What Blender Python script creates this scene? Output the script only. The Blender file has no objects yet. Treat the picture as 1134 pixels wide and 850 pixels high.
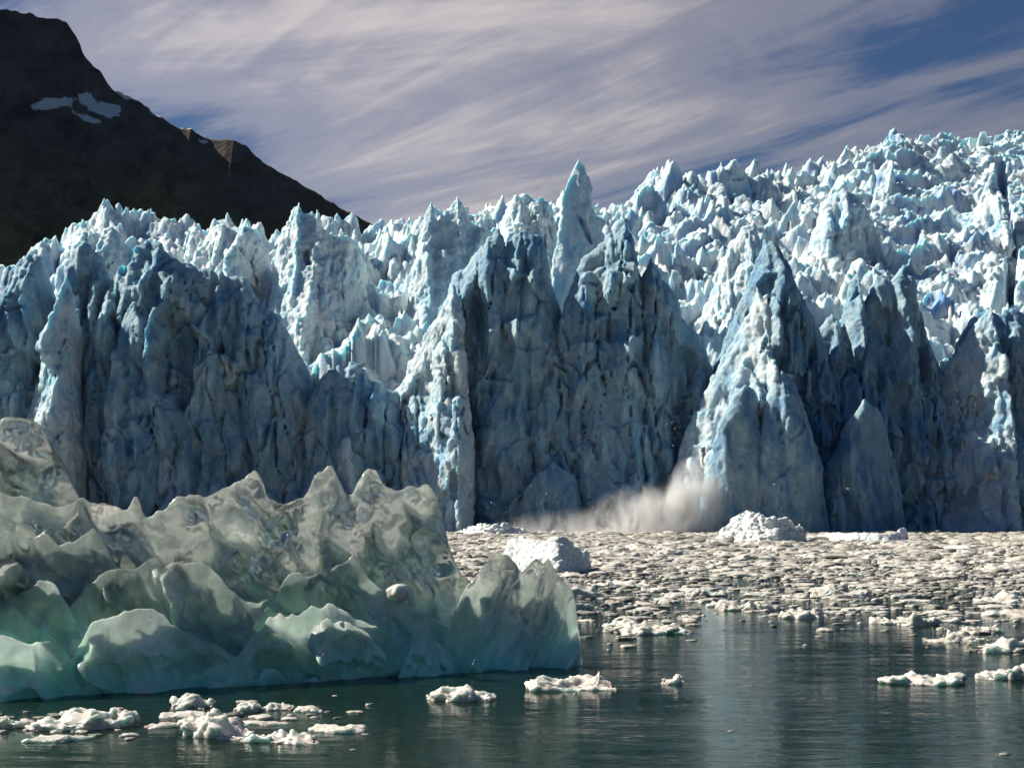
import bpy, math, random
import numpy as np
import openvdb as vdb                      # ships with Blender 4.5
from math import radians

random.seed(7)
RNG = np.random.default_rng(7)
scene = bpy.context.scene
COL = scene.collection

# ------------------------------------------------------------------ camera
F, CX, HZ, CH = 1575.0, 567.0, 573.0, 3.2   # focal length in photo pixels, centre column, horizon row, eye height
cam = bpy.data.cameras.new('camera')
cam.sensor_width = 36.0
cam.lens = F / 1134.0 * 36.0
cam.shift_y = (HZ - 425.0) / 1134.0
cam.clip_start, cam.clip_end = 0.1, 20000.0
cam_ob = bpy.data.objects.new('camera', cam)
cam_ob.location = (0, 0, CH)
cam_ob.rotation_euler = (radians(90), 0, 0)
COL.objects.link(cam_ob)
scene.camera = cam_ob

# ------------------------------------------------------------------ sun, sky, exposure
SUN_EL, SUN_AZ = radians(41), radians(-70)    # azimuth measured from +Y, clockwise positive
sun = bpy.data.lights.new('sun', 'SUN')
sun.energy = 5.0
sun.angle = radians(0.5)
sun.color = (1.0, 0.90, 0.77)
sun_ob = bpy.data.objects.new('sun', sun)
COL.objects.link(sun_ob)
sun_ob.rotation_euler = (radians(90) - SUN_EL, 0, math.pi - SUN_AZ)

world = bpy.data.worlds.new('World')
scene.world = world
world.use_nodes = True
nt = world.node_tree
nt.nodes.clear()


class N:
    """tiny node-building helper"""
    def __init__(self, tree):
        self.t = tree

    def new(self, kind, **kw):
        n = self.t.nodes.new(kind)
        ins = kw.pop('ins', {})
        for k, v in kw.items():
            setattr(n, k, v)
        for k, v in ins.items():
            if hasattr(v, 'is_output'):
                self.t.links.new(v, n.inputs[k])
            else:
                n.inputs[k].default_value = v
        return n

    def math(self, op, a, b=0.0, c=0.0, clamp=False):
        return self.new('ShaderNodeMath', operation=op, use_clamp=clamp, ins={0: a, 1: b, 2: c}).outputs[0]

    def mix(self, fac, a, b, blend='MIX'):
        n = self.new('ShaderNodeMix', data_type='RGBA', blend_type=blend, ins={0: fac, 6: a, 7: b})
        return n.outputs[2]

    def ramp(self, fac, stops, interp='LINEAR'):
        n = self.new('ShaderNodeValToRGB', ins={0: fac})
        cr = n.color_ramp
        cr.interpolation = interp
        while len(cr.elements) < len(stops):
            cr.elements.new(0.5)
        for e, (p, c) in zip(cr.elements, stops):
            e.position = p
            e.color = c if len(c) == 4 else (*c, 1)
        return n.outputs[0]

    def noise(self, vec, scale, detail=4, rough=0.55, dist=0.0, **kw):
        n = self.new('ShaderNodeTexNoise', ins={'Vector': vec, 'Scale': scale, 'Detail': detail, 'Roughness': rough, 'Distortion': dist}, **kw)
        return n.outputs['Fac']

    def mapping(self, vec, scale=(1, 1, 1), rot=(0, 0, 0), loc=(0, 0, 0)):
        return self.new('ShaderNodeMapping', ins={'Vector': vec, 'Scale': scale, 'Rotation': rot, 'Location': loc}).outputs[0]

    def link(self, a, b):
        self.t.links.new(a, b)


n = N(nt)
SKY_STRENGTH = 0.05
sky = n.new('ShaderNodeTexSky', sky_type='NISHITA', sun_disc=False)
sky.sun_elevation = SUN_EL
sky.sun_rotation = SUN_AZ
sky.altitude = 50
sky.air_density = 1.0
sky.dust_density = 0.6
sky.ozone_density = 2.2
tc = n.new('ShaderNodeTexCoord')
sep = n.new('ShaderNodeSeparateXYZ', ins={0: tc.outputs['Generated']})
zz = n.math('MAXIMUM', sep.outputs[2], 0.03)
zz = n.math('ADD', zz, 0.10)
cu = n.math('DIVIDE', sep.outputs[0], zz)
cv = n.math('DIVIDE', sep.outputs[1], zz)
cp = n.new('ShaderNodeCombineXYZ', ins={0: cu, 1: cv, 2: 0.0}).outputs[0]
# long cirrus strands that fan out from the left, over soft patches
def along(vec, deg, sc, loc=(0, 0, 0)):
    return n.mapping(n.mapping(vec, rot=(0, 0, radians(-deg))), scale=(*sc, 1), loc=loc)


streak = n.noise(along(cp, 139, (0.42, 1.15)), 1.0, 8, 0.58, 1.6)
fine = n.noise(along(cp, 134, (1.1, 4.6), (5, 2, 0)), 1.6, 8, 0.62, 1.0)
patch = n.noise(along(cp, 138, (0.5, 0.8), (3.1, 0.6, 0)), 0.7, 3, 0.5, 0.4)
m = n.math('ADD', n.math('MULTIPLY', streak, 0.62), n.math('MULTIPLY', fine, 0.17))
m = n.math('ADD', m, n.math('MULTIPLY', patch, 0.55))
# the broad veil over the middle of the sky
gx = n.math('DIVIDE', n.math('ADD', cu, 0.10), 0.42)
gy = n.math('DIVIDE', n.math('SUBTRACT', cv, 2.75), 0.95)
gg = n.math('EXPONENT', n.math('MULTIPLY', n.math('ADD', n.math('MULTIPLY', gx, gx), n.math('MULTIPLY', gy, gy)), -1.0))
m = n.math('ADD', m, n.math('MULTIPLY', gg, 0.125))
mask = n.ramp(m, [(0.685, (0, 0, 0)), (0.78, (0.40,) * 3), (0.92, (1.0,) * 3)], 'EASE')
# thin cloud is bright towards the sun and dull away from it
sv = (math.sin(SUN_AZ) * math.cos(SUN_EL), math.cos(SUN_AZ) * math.cos(SUN_EL), math.sin(SUN_EL))
dt = n.new('ShaderNodeVectorMath', operation='DOT_PRODUCT', ins={0: tc.outputs['Generated'], 1: sv}).outputs['Value']
fwd = n.ramp(dt, [(0.0, (0.04,) * 3), (0.15, (0.50,) * 3), (0.45, (0.88,) * 3), (1.0, (1.1,) * 3)])
clear = n.mix(1.0, sky.outputs[0], (0.37, 0.47, 0.63, 1), 'MULTIPLY')
cloudy = n.mix(1.0, (10.2, 9.15, 8.8, 1), fwd, 'MULTIPLY')
col = n.mix(n.math('MULTIPLY', mask, 0.8), clear, cloudy)
bg = n.new('ShaderNodeBackground', ins={0: col, 1: SKY_STRENGTH})
n.link(bg.outputs[0], n.new('ShaderNodeOutputWorld').inputs[0])

vs = scene.view_settings
vs.view_transform = 'Standard'
vs.look = 'None'
vs.gamma = 1.0
vs.exposure = 0.74
scene.cycles.caustics_reflective = False
scene.cycles.caustics_refractive = False
scene.cycles.max_bounces = 9
scene.cycles.diffuse_bounces = 3
scene.cycles.glossy_bounces = 3
scene.cycles.transmission_bounces = 8
scene.cycles.volume_bounces = 3
scene.cycles.use_denoising = True


# ------------------------------------------------------------------ helpers
def at(px, py, Y):
    """a point of the photograph at distance Y, in metres"""
    return (px - CX) / F * Y, CH + (HZ - py) / F * Y


def water_Y(py):
    return F * CH / (py - HZ)


def tag(o, label=None, cat=None, group=None, kind=None):
    if label: o['label'] = label
    if cat: o['category'] = cat
    if group: o['group'] = group
    if kind: o['kind'] = kind
    return o


def empty(name, loc=(0, 0, 0)):
    o = bpy.data.objects.new(name, None)
    o.location = loc
    o.empty_display_size = 0.5
    COL.objects.link(o)
    return o


def make_mesh(name, pts, quads, mat=None, smooth=True):
    me = bpy.data.meshes.new(name)
    pts = np.ascontiguousarray(pts, np.float32)
    quads = np.ascontiguousarray(quads, np.int32)
    k = quads.shape[1]
    me.vertices.add(len(pts))
    me.vertices.foreach_set('co', pts.ravel())
    me.loops.add(quads.size)
    me.loops.foreach_set('vertex_index', quads.ravel())
    me.polygons.add(len(quads))
    me.polygons.foreach_set('loop_start', np.arange(0, quads.size, k, dtype=np.int32))
    me.polygons.foreach_set('loop_total', np.full(len(quads), k, np.int32))
    if smooth:
        me.polygons.foreach_set('use_smooth', np.ones(len(quads), bool))
    me.update(calc_edges=True)
    if mat:
        me.materials.append(mat)
    return me


def link(name, me, parent=None, loc=(0, 0, 0)):
    o = bpy.data.objects.new(name, me)
    o.location = loc
    COL.objects.link(o)
    if parent:
        o.parent = parent
    return o


def normals(me):
    a = np.empty(len(me.vertices) * 3, np.float32)
    me.vertex_normals.foreach_get('vector', a)
    return a.reshape(-1, 3)


def coords(me):
    a = np.empty(len(me.vertices) * 3, np.float32)
    me.vertices.foreach_get('co', a)
    return a.reshape(-1, 3)


def set_coords(me, p):
    me.vertices.foreach_set('co', np.ascontiguousarray(p, np.float32).ravel())
    me.update()


def set_attr(me, name, vals):
    a = me.attributes.new(name, 'FLOAT', 'POINT')
    a.data.foreach_set('value', np.ascontiguousarray(vals, np.float32))


TAB = RNG.random((64, 64, 64)).astype(np.float32)


def vn3(x, y, z):
    """value noise, -1..1"""
    xi, yi, zi = np.floor(x), np.floor(y), np.floor(z)
    fx, fy, fz = x - xi, y - yi, z - zi
    fx = fx * fx * fx * (fx * (fx * 6 - 15) + 10)
    fy = fy * fy * fy * (fy * (fy * 6 - 15) + 10)
    fz = fz * fz * fz * (fz * (fz * 6 - 15) + 10)
    a, b, c = xi.astype(np.int64) & 63, yi.astype(np.int64) & 63, zi.astype(np.int64) & 63
    A, B, C = (a + 1) & 63, (b + 1) & 63, (c + 1) & 63
    l = lambda p, q, t: p + (q - p) * t
    v = l(l(l(TAB[a, b, c], TAB[A, b, c], fx), l(TAB[a, B, c], TAB[A, B, c], fx), fy),
          l(l(TAB[a, b, C], TAB[A, b, C], fx), l(TAB[a, B, C], TAB[A, B, C], fx), fy), fz)
    return v * 2 - 1


def fbm3(p, s, oct=3, off=0.0, gain=0.5):
    v, a, tot = 0, 1.0, 0.0
    for i in range(oct):
        o = off + 17.3 * i
        v = v + a * vn3(p[:, 0] * s + o, p[:, 1] * s + o * 1.7, p[:, 2] * s + o * 0.6)
        tot += a
        s *= 2.03
        a *= gain
    return v / tot


def vn2(x, y, o=0.0):
    return vn3(x + o, y + o * 1.37, np.full_like(x, 0.5 + o))


def fbm2(x, y, oct=3, o=0.0, gain=0.5):
    v, a, tot, s = 0, 1.0, 0.0, 1.0
    for i in range(oct):
        v = v + a * vn2(x * s, y * s, o + 11.7 * i)
        tot += a
        s *= 2.03
        a *= gain
    return v / tot


def worley2(x, y, o=0, vec=False):
    """F1, F2 and the id (0..1) of the nearest cell"""
    xi, yi = np.floor(x), np.floor(y)
    f1 = np.full_like(x, 9.0)
    f2 = np.full_like(x, 9.0)
    cid = np.zeros_like(x)
    vx = np.zeros_like(x)
    vy = np.zeros_like(x)
    for dx in (-1, 0, 1):
        for dy in (-1, 0, 1):
            a, b = (xi + dx).astype(np.int64), (yi + dy).astype(np.int64)
            jx = TAB[a & 63, b & 63, (o * 3) & 63]
            jy = TAB[a & 63, b & 63, (o * 3 + 1) & 63]
            d = np.sqrt((xi + dx + jx - x) ** 2 + (yi + dy + jy - y) ** 2)
            near = d < f1
            f2 = np.where(near, f1, np.minimum(f2, d))
            cid = np.where(near, TAB[a & 63, b & 63, (o * 3 + 2) & 63], cid)
            vx = np.where(near, x - (xi + dx + jx), vx)
            vy = np.where(near, y - (yi + dy + jy), vy)
            f1 = np.where(near, d, f1)
    return (f1, f2, cid, vx, vy) if vec else (f1, f2, cid)


def poly_mesh(field, origin, vox, name, mat):
    g = vdb.FloatGrid(9.0)
    g.copyFromArray(np.ascontiguousarray(field, np.float32), tolerance=0.0)
    p, q = g.convertToQuads(0.0)
    p, q = one_body(p, q.astype(np.int64))
    return make_mesh(name, p * vox + np.array(origin, np.float32), q, mat)


def one_body(p, q):
    """drop the loose crumbs, keep the largest connected body"""
    lab = np.arange(len(p))
    e = np.concatenate([q[:, [0, 1]], q[:, [1, 2]], q[:, [2, 3]], q[:, [3, 0]]])
    while True:
        old = lab.copy()
        m = np.minimum(lab[e[:, 0]], lab[e[:, 1]])
        np.minimum.at(lab, e[:, 0], m)
        np.minimum.at(lab, e[:, 1], m)
        lab = lab[lab]
        lab = lab[lab]
        if (lab == old).all():
            break
    big = np.bincount(lab).argmax()
    keep = lab == big
    new = np.cumsum(keep) - 1
    return p[keep], new[q[keep[q[:, 0]]]]


def interp(x, pts):
    pts = sorted(pts)
    return np.interp(x, [a for a, _ in pts], [b for _, b in pts])


def sstep(a, b, x):
    t = np.clip((x - a) / (b - a), 0, 1)
    return t * t * (3 - 2 * t)


# ------------------------------------------------------------------ materials
def material(name):
    mt = bpy.data.materials.new(name)
    mt.use_nodes = True
    mt.node_tree.nodes.clear()
    k = N(mt.node_tree)
    out = k.new('ShaderNodeOutputMaterial')
    return mt, k, out


def mat_glacier(name, c1, c2, c3):
    mt, k, out = material(name)
    geo = k.new('ShaderNodeNewGeometry')
    pos = geo.outputs['Position']
    big = k.noise(pos, 0.07, 4, 0.6, 0.4)
    med = k.noise(k.mapping(pos, scale=(1, 1, 0.45)), 0.33, 5, 0.62, 0.5)
    small = k.noise(pos, 2.2, 4, 0.6)
    # old snow-ice is white; clean dense ice between is blue
    b = k.math('ADD', k.math('MULTIPLY', big, 0.5), k.math('MULTIPLY', med, 0.6))
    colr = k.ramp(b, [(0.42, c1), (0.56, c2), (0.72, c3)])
    dirt = k.ramp(k.noise(pos, 0.9, 6, 0.7, 0.8), [(0.60, (1, 1, 1)), (0.74, (0.62, 0.60, 0.56))])
    colr = k.mix(0.55, colr, dirt, 'MULTIPLY')
    fis = k.new('ShaderNodeAttribute', attribute_name='fissure').outputs['Fac']
    colr = k.mix(k.math('MULTIPLY', fis, 0.75), colr, (0.06, 0.26, 0.62, 1))
    bmp = k.new('ShaderNodeBump', ins={'Strength': 0.7, 'Distance': 0.6,
                                       'Height': k.math('ADD', k.noise(pos, 1.1, 6, 0.65), k.math('MULTIPLY', small, 0.3))})
    p = k.new('ShaderNodeBsdfPrincipled', ins={
        'Base Color': colr, 'Roughness': 0.55, 'IOR': 1.31, 'Specular IOR Level': 0.22,
        'Subsurface Weight': 0.5, 'Subsurface Radius': (0.22, 0.8, 1.0), 'Subsurface Scale': 2.2,
        'Normal': bmp.outputs[0]})
    k.link(p.outputs[0], out.inputs[0])
    return mt


def mat_iceberg():
    mt, k, out = material('clear glacier ice')
    geo = k.new('ShaderNodeNewGeometry')
    pos = geo.outputs['Position']
    z = k.new('ShaderNodeSeparateXYZ', ins={0: pos}).outputs[2]
    wob = k.noise(pos, 0.8, 4, 0.55, 0.4)
    h = k.math('ADD', z, k.math('MULTIPLY', k.math('SUBTRACT', wob, 0.5), 1.6))
    hn = k.math('DIVIDE', h, 4.0, clamp=True)
    colr = k.ramp(hn, [(0.0, (0.30, 0.93, 0.80)), (0.16, (0.50, 0.96, 0.80)), (0.34, (0.66, 0.94, 0.80)),
                       (0.58, (0.70, 0.86, 0.76)), (1.0, (0.78, 0.86, 0.78))])
    band = k.ramp(k.noise(k.mapping(pos, rot=(0, radians(38), 0), scale=(1, 1, 0.25)), 1.4, 4, 0.6, 0.5),
                  [(0.40, (0.72, 0.82, 0.70)), (0.62, (1.1, 1.12, 1.15))])
    colr = k.mix(0.7, colr, band, 'MULTIPLY')
    pit = k.ramp(k.noise(pos, 1.7, 3, 0.6), [(0.45, (0.12,) * 3), (0.62, (1,) * 3)])
    bmp = k.new('ShaderNodeBump', ins={'Strength': k.math('MULTIPLY', pit, 0.35), 'Distance': 0.04,
                                       'Height': k.noise(pos, 13.0, 5, 0.68)})
    # frosted, silty crust where the ice faces the sky
    up = k.new('ShaderNodeSeparateXYZ', ins={0: geo.outputs['Normal']}).outputs[2]
    crust = k.ramp(k.math('ADD', up, k.math('MULTIPLY', k.math('SUBTRACT', k.noise(pos, 3.5, 5, 0.65), 0.5), 0.9)), [(0.66, (0, 0, 0)), (0.90, (0.75,) * 3)])
    colr = k.mix(crust, colr, (0.62, 0.60, 0.54, 1))
    p = k.new('ShaderNodeBsdfPrincipled', ins={
        'Base Color': colr, 'Roughness': 0.16, 'Coat Weight': 1.0, 'Coat Roughness': 0.06, 'IOR': 1.31,
        'Subsurface Weight': 0.8, 'Subsurface Radius': (0.9, 1.0, 1.0), 'Subsurface Scale': 0.07,
        'Normal': bmp.outputs[0]})
    # light that has crossed the whole body of the ice
    deep = k.new('ShaderNodeBsdfPrincipled', ins={
        'Base Color': k.mix(0.3, colr, (0.90, 0.95, 0.91, 1)), 'Roughness': 0.12, 'IOR': 1.31,
        'Subsurface Weight': 1.0, 'Subsurface Radius': (0.85, 1.0, 0.96), 'Subsurface Scale': 1.5, 'Normal': bmp.outputs[0]})
    mx = k.new('ShaderNodeMixShader', ins={0: 0.34, 1: p.outputs[0], 2: deep.outputs[0]})
    glass = k.new('ShaderNodeBsdfGlass', ins={'Color': (0.97, 1, 0.99, 1), 'Roughness': 0.035, 'IOR': 1.31, 'Normal': bmp.outputs[0]})
    cloud = k.ramp(k.noise(k.mapping(pos, scale=(1, 1, 0.5), rot=(0, radians(30), 0)), 0.9, 4, 0.6, 0.6), [(0.40, (0.92,) * 3), (0.62, (0.55,) * 3)])
    cloud = k.math('MULTIPLY', cloud, k.ramp(hn, [(0.05, (0.10,) * 3), (0.20, (0.35,) * 3), (0.50, (0.95,) * 3)]))
    mx = k.new('ShaderNodeMixShader', ins={0: k.math('MULTIPLY', cloud, k.math('SUBTRACT', 1.0, k.math('MULTIPLY', crust, 0.5))), 1: mx.outputs[0], 2: glass.outputs[0]})
    va = k.new('ShaderNodeVolumeAbsorption', ins={'Color': (0.30, 0.80, 0.66, 1), 'Density': 0.30})
    k.link(va.outputs[0], out.inputs['Volume'])
    k.link(mx.outputs[0], out.inputs[0])
    return mt


def mat_floe(name, c1, c2, rough=0.45, sss=0.12, scale=3.0):
    mt, k, out = material(name)
    geo = k.new('ShaderNodeNewGeometry')
    pos = geo.outputs['Position']
    oi = k.new('ShaderNodeObjectInfo')
    f = k.math('ADD', k.math('MULTIPLY', k.noise(pos, scale * 0.25, 4, 0.6), 0.8), k.math('MULTIPLY', k.noise(pos, scale * 3, 3, 0.6), 0.3))
    colr = k.ramp(f, [(0.40, c1), (0.68, c2)])
    colr = k.mix(k.math('MULTIPLY', oi.outputs['Random'], 0.35), colr, (0.46, 0.50, 0.47, 1))
    wet = k.new('ShaderNodeAttribute', attribute_name='slush').outputs['Fac']
    colr = k.mix(wet, colr, (0.10, 0.115, 0.095, 1))
    bmp = k.new('ShaderNodeBump', ins={'Strength': 0.5, 'Distance': 0.05, 'Height': k.noise(pos, scale * 4, 4, 0.65)})
    p = k.new('ShaderNodeBsdfPrincipled', ins={
        'Base Color': colr, 'Roughness': rough, 'IOR': 1.31,
        'Subsurface Weight': sss, 'Subsurface Radius': (0.5, 0.8, 0.8), 'Subsurface Scale': 0.22,
        'Normal': bmp.outputs[0]})
    k.link(p.outputs[0], out.inputs[0])
    return mt


def mat_water():
    mt, k, out = material('fjord water')
    geo = k.new('ShaderNodeNewGeometry')
    pos = geo.outputs['Position']
    w1 = k.noise(k.mapping(pos, scale=(0.55, 1.5, 1), rot=(0, 0, radians(6))), 1.0, 5, 0.55, 0.3)
    w2 = k.noise(k.mapping(pos, scale=(0.7, 1.6, 1), rot=(0, 0, radians(-12))), 4.2, 4, 0.55, 0.2)
    w3 = k.noise(k.mapping(pos, scale=(0.10, 0.22, 1)), 1.0, 3, 0.5)
    h = k.math('ADD', k.math('MULTIPLY', w1, 1.0), k.math('MULTIPLY', w2, 0.22))
    gust = k.ramp(w3, [(0.35, (0.25,) * 3), (0.65, (1,) * 3)])
    bmp = k.new('ShaderNodeBump', ins={'Strength': k.math('MULTIPLY', gust, 0.50), 'Distance': 0.09, 'Height': h})
    p = k.new('ShaderNodeBsdfPrincipled', ins={
        'Base Color': (0.006, 0.017, 0.012, 1), 'Roughness': 0.05, 'IOR': 1.333, 'Specular IOR Level': 0.085, 'Normal': bmp.outputs[0]})
    k.link(p.outputs[0], out.inputs[0])
    return mt


def mat_mountain():
    mt, k, out = material('rock and scrub')
    geo = k.new('ShaderNodeNewGeometry')
    pos = geo.outputs['Position']
    nz = k.new('ShaderNodeSeparateXYZ', ins={0: pos}).outputs[2]
    rock = k.ramp(k.noise(pos, 0.03, 9, 0.75, 0.6), [(0.35, (0.12, 0.10, 0.085)), (0.62, (0.25, 0.205, 0.17))])
    scrub = k.ramp(k.noise(pos, 0.045, 9, 0.78, 0.5), [(0.35, (0.11, 0.095, 0.045)), (0.62, (0.34, 0.28, 0.15))])
    hh = k.math('ADD', nz, k.math('MULTIPLY', k.math('SUBTRACT', k.noise(pos, 0.008, 5, 0.6), 0.5), 240))
    veg = k.ramp(k.math('DIVIDE', hh, 600), [(0.50, (1, 1, 1)), (0.64, (0, 0, 0))])
    outc = k.new('ShaderNodeAttribute', attribute_name='outcrop').outputs['Fac']
    colr = k.mix(veg, rock, scrub)
    colr = k.mix(outc, colr, (0.34, 0.25, 0.20, 1))
    sn = k.new('ShaderNodeAttribute', attribute_name='snow').outputs['Fac']
    snm = k.ramp(k.math('ADD', sn, k.math('MULTIPLY', k.math('SUBTRACT', k.noise(k.mapping(pos, scale=(1, 1, 1.6)), 0.11, 6, 0.72), 0.5), 2.3)),
                 [(0.47, (0, 0, 0)), (0.53, (1, 1, 1))])
    colr = k.mix(snm, colr, (0.92, 0.92, 0.92, 1))
    bmp = k.new('ShaderNodeBump', ins={'Strength': 1.0, 'Distance': 12.0, 'Height': k.noise(pos, 0.06, 8, 0.68)})
    p = k.new('ShaderNodeBsdfPrincipled', ins={'Base Color': colr, 'Roughness': 0.9, 'Specular IOR Level': 0.1, 'Normal': bmp.outputs[0]})
    k.link(p.outputs[0], out.inputs[0])
    return mt


def mat_flat(name, c, rough=0.6):
    mt, k, out = material(name)
    geo = k.new('ShaderNodeNewGeometry')
    f = k.noise(geo.outputs['Position'], 6.0, 3)
    colr = k.mix(f, (c[0] * .8, c[1] * .8, c[2] * .8, 1), (*c, 1))
    p = k.new('ShaderNodeBsdfPrincipled', ins={'Base Color': colr, 'Roughness': rough})
    k.link(p.outputs[0], out.inputs[0])
    return mt


def mat_spray():
    mt, k, out = material('spray')
    tcx = k.new('ShaderNodeTexCoord')
    o = tcx.outputs['Object']
    g = k.new('ShaderNodeAttribute', attribute_name='none')
    sp = k.new('ShaderNodeSeparateXYZ', ins={0: o})
    x, y, z = sp.outputs
    # object space in metres: burst against the cliff at the right end, a thin veil drifting left
    def blob(cx, cz, rx, rz, amp):
        dx = k.math('DIVIDE', k.math('SUBTRACT', x, cx), rx)
        dz = k.math('DIVIDE', k.math('SUBTRACT', z, cz), rz)
        dy = k.math('DIVIDE', y, 4.0)
        r = k.math('ADD', k.math('ADD', k.math('MULTIPLY', dx, dx), k.math('MULTIPLY', dz, dz)), k.math('MULTIPLY', dy, dy))
        e = k.math('SUBTRACT', 1.0, k.math('SQRT', r), clamp=True)
        return k.math('MULTIPLY', k.math('POWER', e, 1.3), amp)
    d = blob(13.5, 1.0, 7.0, 14.5, 1.7)
    d = k.math('ADD', d, blob(17.0, 12.0, 4.4, 16.0, 0.04))
    d = k.math('ADD', d, blob(5, 0.0, 14, 10.5, 0.62))
    d = k.math('ADD', d, blob(-8, -0.5, 20, 6.0, 0.24))
    nz = k.noise(k.mapping(o, scale=(1, 1, 0.55), rot=(0, radians(18), 0)), 0.30, 6, 0.62, 0.9)
    d = k.math('MULTIPLY', d, k.ramp(nz, [(0.40, (0.03,) * 3), (0.60, (1,) * 3)]))
    v = k.new('ShaderNodeVolumePrincipled', ins={'Color': (0.97, 0.98, 0.98, 1), 'Density': k.math('MULTIPLY', d, 2.2), 'Anisotropy': 0.3})
    k.link(v.outputs[0], out.inputs['Volume'])
    return mt


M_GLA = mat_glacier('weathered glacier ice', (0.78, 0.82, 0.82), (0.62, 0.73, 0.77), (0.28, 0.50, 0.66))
M_CLIFF = mat_glacier('shade-darkened blue cliff ice', (0.42, 0.54, 0.60), (0.25, 0.40, 0.49), (0.08, 0.22, 0.42))  # blue ice, its colour darkened to deepen the shade on the front cliff
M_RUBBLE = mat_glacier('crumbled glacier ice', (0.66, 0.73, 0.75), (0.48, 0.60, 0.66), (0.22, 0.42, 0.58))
M_BERG = mat_iceberg()
M_FLOE = mat_floe('silty floe ice', (0.36, 0.345, 0.31), (0.66, 0.62, 0.55))
M_CLEAN = mat_floe('rotten floe ice', (0.46, 0.43, 0.38), (0.78, 0.73, 0.66), 0.22, 0.8, 4.0)
M_WHITE = mat_floe('white floe ice', (0.52, 0.63, 0.66), (0.84, 0.86, 0.85), 0.4, 0.35, 1.5)
M_WATER = mat_water()
M_MOUNT = mat_mountain()
M_GULL = mat_flat('white plumage', (0.8, 0.8, 0.8))
M_GULLT = mat_flat('dark plumage', (0.08, 0.08, 0.09))

# ------------------------------------------------------------------ water
def water():
    p = np.array([(-6000, -300, 0), (6000, -300, 0), (6000, 9000, 0), (-6000, 9000, 0)], np.float32)
    o = link('water', make_mesh('water', p, np.array([[0, 1, 2, 3]]), M_WATER))
    tag(o, kind='structure')


water()

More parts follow.
